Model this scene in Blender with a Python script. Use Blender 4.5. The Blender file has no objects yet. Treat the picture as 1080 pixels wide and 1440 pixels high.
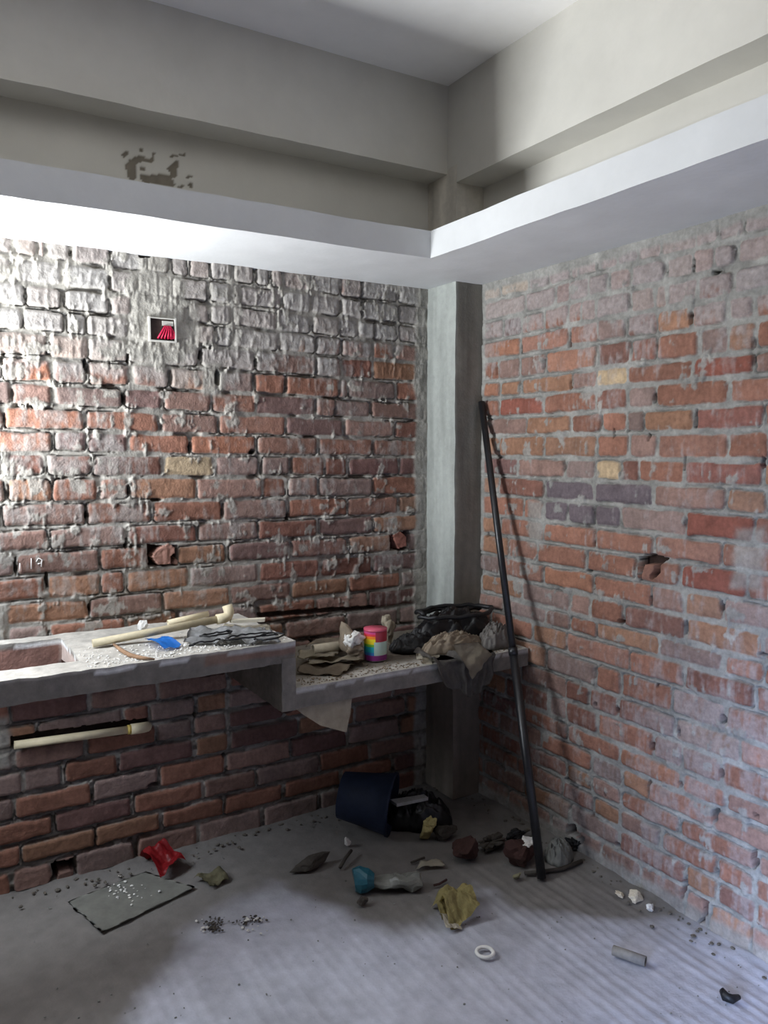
import bpy, bmesh, math, random
import numpy as np
from mathutils import Vector, Matrix, noise as mn

sc = bpy.context.scene
COL = sc.collection
rnd = random.Random(7)

# ------------------------------------------------------------------ camera
CAM = np.array([-2.023, -2.7608, 1.4523]); YAW, PIT, ROL, FPX = .5459, -.0815, -.0013, 1117.25
def basis():
    fw = np.array([math.sin(YAW)*math.cos(PIT), math.cos(YAW)*math.cos(PIT), math.sin(PIT)])
    r = np.cross(fw, [0, 0, 1]); r /= np.linalg.norm(r); u = np.cross(r, fw)
    c, s = math.cos(ROL), math.sin(ROL)
    return c*r+s*u, -s*r+c*u, fw
RT, UP, FW = basis()
def at(u, v, axis, val):
    """point where the view line through (u, v) of the 1080x1440 frame meets a plane of the room"""
    d = FW + RT*(u-540)/FPX + UP*(720-v)/FPX
    i = 'xyz'.index(axis); t = (val-CAM[i])/d[i]
    return Vector(CAM + t*d)
cd = bpy.data.cameras.new('camera'); cam = bpy.data.objects.new('camera', cd); COL.objects.link(cam)
cd.sensor_fit = 'VERTICAL'; cd.sensor_height = 36; cd.sensor_width = 27; cd.lens = FPX*36/1440
M = Matrix(((RT[0], UP[0], -FW[0], CAM[0]), (RT[1], UP[1], -FW[1], CAM[1]), (RT[2], UP[2], -FW[2], CAM[2]), (0, 0, 0, 1)))
cam.matrix_world = M; cd.clip_start = .02
sc.camera = cam

# measured room (metres): corner of the two brick walls at the origin
CA, CB = .134, .194          # corner column
BD = .133                    # left beam depth
LE, LG = .4503, .4295        # ledge depths
H, HB1, HB2, LT, LB = 2.8556, 2.5216, 2.4765, 2.1924, 2.1
XW, YR = -2.5, -3.7         # window wall and rear wall

# ------------------------------------------------------------------ helpers
def lerp(a, b, t): return a+(b-a)*t
def sstep(a, b, x):
    t = np.clip((x-a)/(b-a), 0, 1); return t*t*(3-2*t)
def vnoise(x, y, seed):
    r = np.random.RandomState(seed); T = r.rand(256, 256)
    xi = np.floor(x).astype(int); yi = np.floor(y).astype(int)
    fx = x-xi; fy = y-yi; fx = fx*fx*(3-2*fx); fy = fy*fy*(3-2*fy)
    a = T[xi & 255, yi & 255]; b = T[(xi+1) & 255, yi & 255]; c = T[xi & 255, (yi+1) & 255]; d = T[(xi+1) & 255, (yi+1) & 255]
    return (a*(1-fx)+b*fx)*(1-fy)+(c*(1-fx)+d*fx)*fy
def fbm(x, y, seed, o=4):
    s = 0; a = 1; t = 0
    for i in range(o):
        s = s+a*vnoise(x*2**i+17.3*i, y*2**i+9.1*i, seed+i); t += a; a *= .5
    return s/t
def inpoly(px, py, poly):
    c = np.zeros(px.shape, bool); n = len(poly)
    for i in range(n):
        x0, y0 = poly[i]; x1, y1 = poly[(i+1) % n]
        if y0 == y1: continue
        k = ((y0 > py) != (y1 > py)) & (px < (x1-x0)*(py-y0)/(y1-y0)+x0)
        c ^= k
    return c

def grid_object(name, P, color=None, mat=None, parent=None, flip=False, smooth=True):
    n, m = P.shape[:2]
    me = bpy.data.meshes.new(name)
    me.vertices.add(n*m); me.vertices.foreach_set('co', P.reshape(-1).astype(np.float32))
    idx = np.arange(n*m).reshape(n, m)
    q = np.stack([idx[:-1, :-1], idx[1:, :-1], idx[1:, 1:], idx[:-1, 1:]], -1).reshape(-1, 4)
    if flip: q = q[:, ::-1]
    k = len(q)
    me.loops.add(k*4); me.loops.foreach_set('vertex_index', q.reshape(-1).astype(np.int32))
    me.polygons.add(k); me.polygons.foreach_set('loop_start', np.arange(0, k*4, 4, dtype=np.int32))
    me.polygons.foreach_set('use_smooth', np.full(k, smooth))
    me.update(calc_edges=True); me.validate()
    if color is not None:
        a = me.color_attributes.new('albedo', 'FLOAT_COLOR', 'POINT')
        c = np.ones((n*m, 4), np.float32); c[:, :3] = color.reshape(-1, 3)
        a.data.foreach_set('color', c.reshape(-1))
    if mat: me.materials.append(mat)
    o = bpy.data.objects.new(name, me); COL.objects.link(o); o.parent = parent
    return o

def link(name, bm, mat, parent=None, smooth=True, loc=None, rot=None):
    me = bpy.data.meshes.new(name); bmesh.ops.recalc_face_normals(bm, faces=bm.faces[:])
    bm.to_mesh(me); bm.free()
    for m in (mat if isinstance(mat, (list, tuple)) else [mat]): me.materials.append(m)
    for p in me.polygons: p.use_smooth = smooth
    o = bpy.data.objects.new(name, me); COL.objects.link(o); o.parent = parent
    if loc is not None: o.location = loc
    if rot is not None: o.rotation_euler = rot
    return o
def tag(o, label, cat, group=None, kind=None):
    o['label'] = label; o['category'] = cat
    if group: o['group'] = group
    if kind: o['kind'] = kind
    return o
def struct(o): o['kind'] = 'structure'; return o
def thing(name, loc, label, cat, rz=0, group=None):
    o = bpy.data.objects.new(name, None); o.empty_display_size = .05; COL.objects.link(o)
    o.location = loc; o.rotation_euler = (0, 0, rz); return tag(o, label, cat, group)

# ------------------------------------------------------------------ materials
def mat(name, col, rough=.85, var=.25, scale=40, bump=.3, bscale=None, metal=0, spec=.3, attr=None, alpha=None, trans=0):
    m = bpy.data.materials.new(name); m.use_nodes = True; nt = m.node_tree; N = nt.nodes; L = nt.links
    p = N['Principled BSDF']; p.inputs['Roughness'].default_value = rough; p.inputs['Metallic'].default_value = metal
    p.inputs['Specular IOR Level'].default_value = spec
    if trans: p.inputs['Transmission Weight'].default_value = trans
    tc = N.new('ShaderNodeTexCoord'); nz = N.new('ShaderNodeTexNoise')
    nz.inputs['Scale'].default_value = scale; nz.inputs['Detail'].default_value = 6; nz.inputs['Roughness'].default_value = .62
    L.new(tc.outputs['Object'], nz.inputs['Vector'])
    mr = N.new('ShaderNodeMapRange'); mr.inputs['From Min'].default_value = .25; mr.inputs['From Max'].default_value = .75
    mr.inputs['To Min'].default_value = 1-var; mr.inputs['To Max'].default_value = 1+var
    L.new(nz.outputs['Fac'], mr.inputs['Value'])
    mx = N.new('ShaderNodeVectorMath'); mx.operation = 'SCALE'
    if attr:
        a = N.new('ShaderNodeAttribute'); a.attribute_name = attr; L.new(a.outputs['Color'], mx.inputs[0])
    else: mx.inputs[0].default_value = col
    L.new(mr.outputs['Result'], mx.inputs['Scale']); L.new(mx.outputs['Vector'], p.inputs['Base Color'])
    if bump:
        n2 = N.new('ShaderNodeTexNoise'); n2.inputs['Scale'].default_value = bscale or scale*2.5; n2.inputs['Detail'].default_value = 5
        L.new(tc.outputs['Object'], n2.inputs['Vector'])
        b = N.new('ShaderNodeBump'); b.inputs['Strength'].default_value = bump; b.inputs['Distance'].default_value = .004
        L.new(n2.outputs['Fac'], b.inputs['Height']); L.new(b.outputs['Normal'], p.inputs['Normal'])
    return m
M_BRICK = mat('brick_and_mortar', None, .92, .22, 70, .45, 160, attr='albedo', spec=.15)
M_FLOORM = mat('dusty_concrete', None, .8, .13, 18, .3, 120, attr='albedo', spec=.3)
M_PLAST = mat('painted_plaster', (.58, .56, .51), .8, .07, 5, .12, 60, spec=.25)
M_PLASTA = mat('painted_plaster_patched', None, .8, .05, 5, .12, 60, attr='albedo', spec=.25)
M_LEDGE = mat('ledge_plaster', (.58, .585, .585), .75, .06, 6, .15, 50, spec=.25)
M_COLUMN = mat('column_concrete', None, .85, .12, 30, .35, 110, attr='albedo', spec=.2)
M_SLABM = mat('counter_concrete', None, .9, .2, 35, .5, 110, attr='albedo', spec=.15)
M_ROOM = mat('plain_room_plaster', (.10, .085, .075), .9, .1, 4, .1)
M_STEEL = mat('black_steel', (.012, .012, .014), .38, .4, 60, .1, metal=0, spec=.6)
M_PVC = mat('cream_pvc', (.72, .62, .42), .5, .12, 25, .1)
M_PVCD = mat('dusty_pvc', (.50, .43, .29), .6, .2, 30, .15)
M_GLUE = mat('yellow_solvent_ring', (.62, .46, .12), .5, .2, 60, .1)
M_BLUE = mat('blue_plastic', (.03, .25, .75), .4, .1, 50, .1, spec=.5)
M_BLACK = mat('black_rubber', (.010, .010, .011), .5, .4, 40, .3, spec=.4)
M_BLACKBAG = mat('black_plastic', (.012, .012, .013), .32, .4, 30, .3, spec=.5)
M_GREYPL = mat('grey_plastic_film', (.42, .42, .42), .45, .3, 40, .3)
M_CLOTH = mat('grey_brown_cloth', (.17, .155, .14), .9, .3, 35, .5)
M_PAPER = mat('tan_paper', (.36, .31, .23), .9, .22, 30, .3)
M_CARD = mat('brown_cardboard', (.25, .20, .145), .9, .22, 25, .3)
M_CREAM = mat('cream_paper', (.60, .55, .44), .85, .18, 30, .25)
M_WHITE = mat('white_plaster', (.74, .72, .68), .85, .1, 60, .3)
M_RED = mat('red_plastic', (.36, .02, .025), .4, .3, 40, .2, spec=.5)
M_YEL = mat('yellow_foam', (.42, .35, .15), .8, .25, 50, .5)
M_OLIVE = mat('olive_stone', (.22, .20, .12), .9, .3, 40, .5)
M_DSTONE = mat('dark_stone', (.07, .06, .05), .9, .3, 40, .5)
M_RBRICK = mat('red_brick_chunk', (.055, .026, .022), .9, .3, 40, .5)
M_DNAVY = mat('navy_bucket', (.009, .015, .036), .7, .3, 30, .2)
M_TEAL = mat('teal_plastic', (.02, .11, .15), .4, .2, 40, .1, spec=.5)
M_CLEAR = mat('dirty_clear_plastic', (.17, .17, .15), .35, .25, 40, .2, spec=.5)
M_STONE = mat('pale_stone', (.70, .62, .48), .85, .15, 50, .4)
M_WOOD = mat('old_wood', (.28, .17, .10), .85, .3, 40, .3)
M_SHEET = mat('dusty_grey_sheet', (.20, .20, .185), .85, .18, 22, .2)
M_DIRT = mat('dirt_lumps', (.13, .115, .095), .95, .3, 60, .3)
M_DSHEET = mat('dust_covered_sheet', (.33, .325, .29), .9, .2, 18, .2)
M_BOX = mat('galvanised_box', (.60, .58, .53), .55, .1, 60, .1, metal=.2)
M_BOXIN = mat('box_inside', (.05, .035, .03), .8, .3, 60, .2)
M_WRED = mat('red_wire', (.45, .01, .05), .45, .2, 60, .1)
M_CHALK = mat('white_chalk', (.8, .76, .72), .95, .1, 200, .2)
def flat(n, c, r=.35): return mat(n, c, r, .06, 40, 0, spec=.5)

# ------------------------------------------------------------------ brick walls
def splitrow(js, lo, hi, seed):
    r = random.Random(seed); js = sorted(j for j in js if lo < j < hi); out = list(js)
    x = (js[0] if js else hi)
    while x > lo: x -= r.choice((.25, .25, .125)); out.append(x)
    x = (js[-1] if js else lo+.1)
    while x < hi-.28: x += .25; out.append(x)
    out = sorted(out); full = []
    for a, b in zip(out, out[1:]):
        full.append(a)
        if b-a > .36:
            n = int(round((b-a)/.25)); n = max(n, 2)
            for i in range(1, n): full.append(a+(b-a)*(i+r.uniform(-.1, .1))/n)
    full.append(out[-1])
    return [lo-1]+[f for f in full if lo < f < hi]+[hi+1]

ZL = [2.14, 2.04, 1.96, 1.885, 1.81, 1.73, 1.65, 1.574, 1.498, 1.424, 1.346, 1.264, 1.184, 1.108, 1.028, .946, .871, .79, .71, .635, .556, .48, .403, .321, .236, .155, .078, -.02]
JL = [[18, 52, 65, 100, 155, 205, 241, 267, 296, 327, 359, 380, 398, 439, 480, 510, 561], [18, 89, 155, 194, 241, 294, 327, 339, 397, 439, 481, 510, 561],
      [37, 89, 155, 185, 263, 296, 326, 391, 439, 478, 504, 528, 561], [92, 122, 181, 272, 302, 327, 393, 445, 481, 525, 555],
      [68, 125, 181, 282, 360, 445, 481, 525], [3, 74, 124, 185, 240, 306, 358, 402, 478, 490, 558], [76, 174, 230, 298, 361, 445, 472, 522],
      [5, 120, 226, 308, 402, 484, 555], [76, 122, 181, 268, 361, 448, 525], [4, 65, 130, 229.5, 302, 367, 409, 457, 490, 561],
      [9, 74, 139, 181, 277, 370, 404, 448, 525], [2, 122, 215, 314, 405, 490, 561], [69, 180, 278, 363, 448, 525],
      [22, 141, 209, 249, 320, 409, 490, 552, 575], [67, 143, 178, 267, 364, 451, 525], [9, 126, 229, 324, 410, 490, 564],
      [70, 178, 250, 364, 445, 519], [30, 140, 230, 310, 401, 487, 561], [70, 170, 260, 350, 440, 530], [14, 126, 222, 322, 420, 500],
      [53, 173, 210, 276, 320, 430, 500], [20, 122, 220, 272, 320, 400, 480], [90, 167, 274, 322, 420, 500], [20, 130, 225, 318, 410, 490],
      [77, 188, 286, 361, 450, 520], [30, 134, 228, 316, 400, 480], [75, 106, 280, 370, 450]]
ZR = [2.14, 2.032, 1.955, 1.876, 1.80, 1.715, 1.648, 1.57, 1.496, 1.413, 1.337, 1.26, 1.178, 1.10, 1.018, .938, .857, .79, .709, .62, .54, .456, .384, .308, .238, .165, .088, -.02]
JR = [[704, 743, 771, 801, 840, 868, 897, 929, 978, 1009, 1045], [738, 780, 799, 827, 855, 886, 935, 974, 1003, 1033], [706, 732, 764, 797, 816, 838, 886, 921, 937, 980, 1031],
      [731, 799, 840, 880, 923, 972, 1023, 1060], [700, 730, 767, 838, 886, 923, 982, 1023, 1062], [703, 732, 803, 838, 882, 974, 1060], [701, 764, 838, 882, 921, 1025],
      [740, 803, 845, 880, 905, 976, 1073], [701, 764, 838, 884, 923, 1023], [727, 794, 837, 872, 897, 962, 1072], [701, 764, 835, 919, 1021], [735, 763, 798, 835, 872, 964, 1060],
      [763, 837, 919, 1015], [714, 755, 824, 893, 956, 1050], [701, 763, 833, 915, 962, 1015], [733, 800, 829, 876, 964, 1072], [767, 800, 837, 927, 1017], [748, 795, 884, 962, 1060],
      [767, 837, 872, 943, 1019], [795, 828, 869, 948, 1040], [771, 795, 839, 917, 958, 1015], [797, 871, 958, 1019], [760, 831, 873, 911, 1003], [796, 831, 872, 954, 1064],
      [790, 833, 871, 1007, 1060], [800, 870, 962, 1007], [845, 900, 962, 996, 1056]]

PAL = np.array([(.30, .112, .075), (.29, .138, .108), (.235, .088, .064), (.33, .138, .085), (.19, .082, .07), (.28, .152, .128)])*np.array((.84, 1.10, 1.15))
def brick_wall(side):
    left = side == 'left'
    ax, pv = ('y', 'x') if left else ('x', 'y')
    lo, hi = (XW, -.10) if left else (-2.9, -.10)
    Z = ZL if left else ZR; J = JL if left else JR
    step = .0036
    s = np.arange(lo, hi+step, step); z = np.arange(0, 2.125, step)
    S, ZZ = np.meshgrid(s, z, indexing='ij'); sd = 100 if left else 500
    k = 0 if left else 1
    def to(u, v):
        p = at(u, v, ax, 0); return (p.x if left else p.y), p.z
    # bricks
    zz = ZZ + .010*(fbm(S*2.2, ZZ*1.5, sd)-.5) + .006*(fbm(S*9, ZZ*6, sd+3)-.5)
    if left: zz = zz - .010*np.clip((-1.0-S)/.8, -1, 1)*sstep(.6, 1.0, ZZ)
    ss = S + .008*(fbm(S*8, ZZ*14, sd+5)-.5)
    zb = np.array(Z[::-1]); row = np.clip(np.searchsorted(zb, zz)-1, 0, len(zb)-2)
    z0 = zb[row]; z1 = zb[row+1]; rowi = len(zb)-2-row
    dxa = np.zeros_like(S); bid = np.zeros(S.shape, int); side_r = np.zeros_like(S)
    allj = {}
    for r in range(len(Z)-1):
        zm = (max(Z[r+1], 0)+min(Z[r], 2.1))/2
        js = []
        for u in J[r]:
            p0 = at(u, 700, ax, 0)
            c = p0.x if left else p0.y
            # walk down the vertical line through this joint to the middle of the course
            v = 700
            for _ in range(4):
                q = at(u, v, ax, 0); v += (q.z-zm)*FPX/3.0
            q = at(u, v, ax, 0); js.append(q.x if left else q.y)
        jj = np.array(splitrow(js, lo, hi, sd+r)); allj[r] = jj
        m = rowi == r
        i = np.clip(np.searchsorted(jj, ss[m])-1, 0, len(jj)-2)
        dxa[m] = np.minimum(ss[m]-jj[i], jj[i+1]-ss[m]); bid[m] = r*64+i
    g = np.random.RandomState(sd+9); NB = 64*40
    gapx = .0055+.003*(fbm(S*5, ZZ*5, sd+11)-.5); gapz = .0068+.0035*(fbm(S*6, ZZ*9, sd+13)-.5)
    if not left: gapz = gapz+.0010
    rough = .007*(fbm(S*55, ZZ*55, sd+15, 3)-.5)+.010*(fbm(S*16, ZZ*16, sd+17, 2)-.5)
    dx = dxa-gapx+rough; dz = np.minimum(zz-z0, z1-zz)-gapz+rough*.8
    R = .011
    d = np.where((dx < R) & (dz < R), R-np.hypot(np.maximum(R-dx, 0), np.maximum(R-dz, 0)), np.minimum(dx, dz))
    bm = sstep(-.001, .0035, d)
    prot = (g.rand(NB)-.5)*.007; tiltx = (g.rand(NB)-.5)*.05; tiltz = (g.rand(NB)-.5)*.08
    hb = prot[bid]+tiltz[bid]*((zz-z0)/(z1-z0)-.5)*.08+tiltx[bid]*.03*(fbm(S*3, ZZ*3, sd+21)-.5)
    hb = hb+.0035*(fbm(S*30, ZZ*30, sd+23)-.5)-.004*sstep(.012, 0, d)
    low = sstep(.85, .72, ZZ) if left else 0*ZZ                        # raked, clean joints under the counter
    jn = fbm(S*14, ZZ*22, sd+25); below_ = sstep(.5, .25, (zz-z0)/(z1-z0))*(dz < dx)-.6*(dx < dz)
    hm = -.007+.012*(jn-.5)
    hm = hm-.016*sstep(.60, .72, fbm(S*9, ZZ*13, sd+27, 3))*(1 if left else .55)
    hm = hm-low*.012*sstep(.35, .6, jn+.25*below_)
    if not left: hm = hm+.003
    # cement: a thin wash on the faces and thick smears
    streak = fbm(S*90, ZZ*16, sd+31, 4); blot = fbm(S*6, ZZ*7, sd+33, 4); fine = fbm(S*70, ZZ*70, sd+35, 3)
    if left:
        lv = lerp(.30, .86, sstep(1.62, 1.80, ZZ+.12*(blot-.5)-.13*sstep(-1.1, -.4, S)))+.10*sstep(-.9, -1.5, S)*sstep(.85, 1.0, ZZ)*(ZZ < 1.6)
        lv = lv+.15*sstep(-1.1, -1.4, S)*sstep(1.15, 1.25, ZZ)*sstep(1.5, 1.4, ZZ)
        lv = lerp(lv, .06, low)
    else:
        lv = lerp(.30, .80, sstep(1.70, 1.98, ZZ+.15*(blot-.5)))
        lv = lerp(lv, .78, sstep(1.0, .35, ZZ+.25*(blot-.5))*sstep(-.45, -1.25, S))
        lv = lerp(lv, .42, sstep(.75, .3, ZZ))
    film = sstep(.60-.45*lv, .80-.45*lv, .30*streak+.38*blot+.14*fine+.18*fbm(S*26+row*7.7, ZZ*3+row*5.1, sd+63, 2)+.28*(lv-.5))
    bw = g.rand(NB); film = np.clip(film+(bw[bid]-.62)*.5*(lv > .15), 0, 1)
    sm = fbm(S*17, ZZ*22, sd+37, 5)+.35*(streak-.5)
    th = (.645 if left else .68)
    smear = sstep(th, th+.10, sm+(.06*sstep(-1.1, -1.5, S) if left else 0))*(1-low)
    thick = np.zeros_like(S)
    def blob(u0, u1, v0, v1, soft=.02):
        a = to(u0, (v0+v1)/2)[0]; b = to(u1, (v0+v1)/2)[0]; c = to((u0+u1)/2, v1)[1]; e = to((u0+u1)/2, v0)[1]
        lo_, hi_ = min(a, b), max(a, b); wob = .03*(fbm(S*18, ZZ*18, sd+41)-.5)
        dd = np.minimum(np.minimum(S-lo_, hi_-S), np.minimum(ZZ-c, e-ZZ))+wob
        return sstep(-soft*.3, soft, dd)
    if left:
        thick = np.maximum(thick, blob(180, 262, 380, 512)); thick = np.maximum(thick, blob(250, 285, 420, 500)*.8)
        thick = np.maximum(thick, blob(318, 340, 330, 485, .01)*.8); thick = np.maximum(thick, blob(283, 318, 505, 560)*.9)
        thick = np.maximum(thick, blob(192, 240, 345, 400)*.9)
        thick = np.maximum(thick, sstep(-.205, -.185, S+.03*(fbm(S*6, ZZ*14, 77)-.5)))
        thick = np.maximum(thick, sstep(.775, .79, ZZ)*sstep(.84, .825, ZZ)*sstep(-1.0, -1.05, S)*.8)
        thick = np.maximum(thick, blob(-40, 14, 850, 915)); thick = np.maximum(thick, blob(-60, 17, 1010, 1088))
    else:
        thick = np.maximum(thick, sstep(-.222, -.208, S+.014*(fbm(S*6, ZZ*14, 77)-.5))*sstep(.98, 1.06, ZZ+.1*(fbm(S*8, ZZ*9, 78)-.5)))
        thick = np.maximum(thick, sstep(2.062, 2.078, ZZ+.02*(fbm(S*9, ZZ*3, 79)-.5)))
        thick = np.maximum(thick, sstep(.055, .03, ZZ+.03*(fbm(S*9, ZZ*9, 80)-.5))*.8)
        thick = np.maximum(thick, blob(740, 765, 700, 770)*.8); thick = np.maximum(thick, blob(1030, 1075, 740, 830)*.7)
    h = lerp(hm, hb, bm)
    lump = .001+.009*(fbm(S*80, ZZ*50, sd+43)-.4)*.6
    h = np.where(smear > 0, np.maximum(h, lerp(h, lump, smear)), h)
    h = lerp(h, np.maximum(h, .000+.006*(fbm(S*60, ZZ*26, sd+45)-.5)), thick*.85)
    h = h+film*bm*(.0016 if left else .003)*(streak-.5)+.0012*(fine-.5)
    below = np.clip((z0+gapz*1.2-zz)/.004, 0, 1) if False else sstep(.5, .25, (zz-z0)/(z1-z0))
    cn = fbm(S*7, ZZ*10, sd+61, 3)+(.10*below if left else .05)
    crack = np.exp(-((d+.0018)/.0019)**2)*sstep(.50, .60, cn)*(1-.8*thick)
    h = h-.011*crack
    if left: h = h+.0025*sstep(.52, .75, fbm(S*75, ZZ*24, sd+47, 3))*sstep(1.55, 1.8, ZZ)   # drips of cement high up
    # colour
    pal = PAL[g.choice(len(PAL), NB, p=(.25, .22, .13, .17, .08, .15) if left else (.3, .2, .12, .22, .03, .13))]*(.85+.35*g.rand(NB))[:, None]
    def paint(u, v, col):
        a, b = to(u, v); i = np.argmin((S-a)**2+(ZZ-b)**2); pal[bid.reshape(-1)[i]] = np.array(col)*(.86, 1.0, 1.08)
    if left:
        for u, v in ((255, 655), (275, 655)): paint(u, v, (.50, .33, .20))
        for u, v in ((30, 520), (60, 588), (30, 620), (100, 588), (180, 690), (290, 625)): paint(u, v, (.38, .15, .09))
        for u, v in ((420, 575), (180, 570), (170, 625), (360, 780), (520, 730), (410, 600)): paint(u, v, (.22, .12, .10))
        pal = pal*1.0
    else:
        for u, v in ((862, 528), (690, 400), (848, 660), (720, 400)): paint(u, v, (.52, .33, .19))
        for u, v in ((800, 690), (770, 717), (820, 720), (855, 722), (870, 690)): paint(u, v, (.16, .11, .11))
        for u, v in ((780, 495), (800, 508), (700, 540), (720, 480), (930, 1102), (770, 815)): paint(u, v, (.36, .15, .09))
        for u, v in ((1000, 510), (1010, 590), (990, 660), (1000, 740), (1000, 800), (985, 815), (965, 735), (760, 570)): paint(u, v, (.27, .088, .06))
    cb = pal[bid]*(.72+.56*fbm(S*22, ZZ*22, sd+51)[..., None])*(.9+.2*fbm(S*120, ZZ*30, sd+53, 2)[..., None])
    mort = np.array((.33, .31, .275) if left else (.28, .272, .25))
    cm = mort*(.62+.76*fbm(S*20, ZZ*26, sd+55)[..., None])
    wash = np.array((.365, .35, .33) if left else (.325, .298, .29))
    cw = wash*(.72+.56*fine[..., None])
    top = sstep(1.65, 1.85, ZZ)[..., None]
    mix = film[..., None]*(.62+.30*top) if left else film[..., None]*(.58+.2*sstep(1.7, 1.95, ZZ)[..., None])
    c = lerp(cm, lerp(cb, cw, mix), bm[..., None])
    c = lerp(c, cm*(1.0+.3*sstep(.55, .8, blot))[..., None], .85*smear[..., None])
    c = lerp(c, cm*1.02, thick[..., None])
    c = c*(1-.38*crack)[..., None]
    # joints below the counter are darker
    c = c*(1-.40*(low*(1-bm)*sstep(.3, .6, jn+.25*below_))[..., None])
    # holes, chipped bricks and nicks
    def hole(poly, depth, col=(.10, .06, .05), soft=1):
        P = [to(*p) for p in poly]; m = inpoly(S+.006*(fbm(S*60, ZZ*60, 91)-.5), ZZ+.006*(fbm(S*60, ZZ*60, 93)-.5), P)
        nonlocal h, c
        h = np.where(m, -depth, h); c = np.where(m[..., None], np.array(col)*(.7+.6*fine[..., None]), c)
    def stub(poly, hh, col):
        P = [to(*p) for p in poly]; m = inpoly(S, ZZ, P)
        nonlocal h, c
        h = np.where(m, hh+.006*(fine-.5), h); c = np.where(m[..., None], np.array(col)*(.8+.4*fine[..., None]), c)
    def nick(u, v, w, t, depth=.03):
        a, b = to(u, v); q = ((S-a)/w)**2+((ZZ-b)/t)**2+1.2*(fbm(S*70, ZZ*70, int(u))-.5); m = sstep(1.1, .7, q)
        nonlocal h, c
        h = h-depth*m; c = c*(1-.55*m[..., None])
    if left:
        hole([(208, 766), (250, 768), (250, 796), (210, 797)], .06)
        stub([(213, 783), (221, 772), (236, 764), (246, 770), (246, 778), (240, 782), (240, 794), (222, 795)], .004, (.33, .18, .14))
        stub([(246, 784), (252, 790), (249, 796), (244, 793)], -.005, (.34, .2, .16))
        hole([(549, 753), (577, 746), (578, 760), (571, 774), (550, 774)], .06)
        stub([(552, 753), (563, 747), (571, 754), (572, 768), (560, 772)], .002, (.30, .13, .10))
        hole([(16, 1036), (110, 1022), (209, 1009), (211, 1028), (110, 1040), (16, 1052)], .035, (.05, .04, .035))
        hole([(73, 1216), (106, 1207), (106, 1224), (83, 1228), (81, 1240), (66, 1244), (74, 1232)], .09, (.03, .025, .02))
        hole([(366, 862), (450, 856), (530, 852), (530, 857), (450, 863), (366, 869)], .03, (.08, .06, .05))
        hole([(196, 354), (212, 356), (211, 362), (196, 361)], .04)
        for q in ((313, 722, .006, .02), (405, 727, .010, .016), (180, 505, .004, .02), (283, 498, .007, .02), (360, 510, .006, .016), (306, 532, .010, .03), (120, 512, .006, .02), (174, 560, .007, .02),
                  (66, 817, .005, .03), (22, 797, .005, .03), (126, 857, .004, .02), (178, 763, .004, .022), (181, 690, .005, .02), (122, 725, .008, .014), (216, 1105, .02, .010), (275, 1002, .008, .02), (316, 1063, .008, .008), (268, 630, .004, .022), (355, 635, .012, .010), (220, 703, .02, .006)): nick(*q)
    else:
        hole([(896, 783), (918, 779), (939, 786), (929, 794), (929, 805), (917, 816), (914, 812), (922, 800), (921, 793), (907, 794), (903, 812), (898, 820)], .05, (.04, .025, .02))
        hole([(797, 1160), (808, 1160), (811, 1170), (822, 1178), (821, 1186), (816, 1190), (812, 1176), (797, 1173)], .05, (.03, .02, .02))
        hole([(961, 1238), (966, 1238), (964, 1250), (958, 1266), (956, 1258)], .05, (.05, .03, .03))
        hole([(979, 1259), (996, 1268), (990, 1296), (978, 1300), (988, 1291), (990, 1271)], .05, (.05, .03, .03))
        hole([(758, 480), (760, 474), (801, 462), (803, 486), (797, 488)][2:] , .02)
        for q in ((1016, 1012, .010, .014), (954, 1030, .006, .020), (915, 1051, .008, .012), (1014, 1088, .007, .014), (957, 1103, .006, .012), (911, 1106, .006, .02), (1005, 1147, .010, .022), (1063, 1147, .010, .008),
                  (1060, 1208, .009, .028), (1007, 1229, .008, .014), (868, 1190, .014, .010), (955, 1162, .003, .026), (832, 1146, .010, .010), (797, 1097, .012, .010), (850, 1118, .004, .01), (1056, 1318, .004, .03), (1069, 1304, .006, .006),
                  (930, 300, .006, .02), (1005, 382, .015, .008), (975, 372, .006, .02), (971, 446, .006, .02), (978, 590, .007, .03), (912, 615, .005, .014), (862, 610, .004, .02), (882, 602, .004, .02), (920, 560, .004, .02), (962, 652, .004, .025), (1072, 650, .006, .016),
                  (801, 475, .006, .02), (764, 512, .006, .018), (801, 542, .004, .018), (733, 490, .004, .018), (697, 520, .004, .02), (964, 882, .006, .026), (914, 845, .004, .016), (828, 803, .012, .006), (836, 825, .003, .014), (835, 765, .005, .012), (1014, 855, .004, .02), (872, 874, .012, .006), (923, 964, .005, .006), (838, 990, .008, .008), (868, 998, .005, .012), (1072, 920, .014, .005), (685, 752, .012, .01)): nick(*q)
    if left: P = np.stack([S, -h, ZZ], -1)
    else: P = np.stack([-h, S, ZZ], -1)
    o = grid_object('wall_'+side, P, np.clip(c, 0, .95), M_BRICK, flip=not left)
    return struct(o)
wall_left = brick_wall('left')
wall_right = brick_wall('right')

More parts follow.
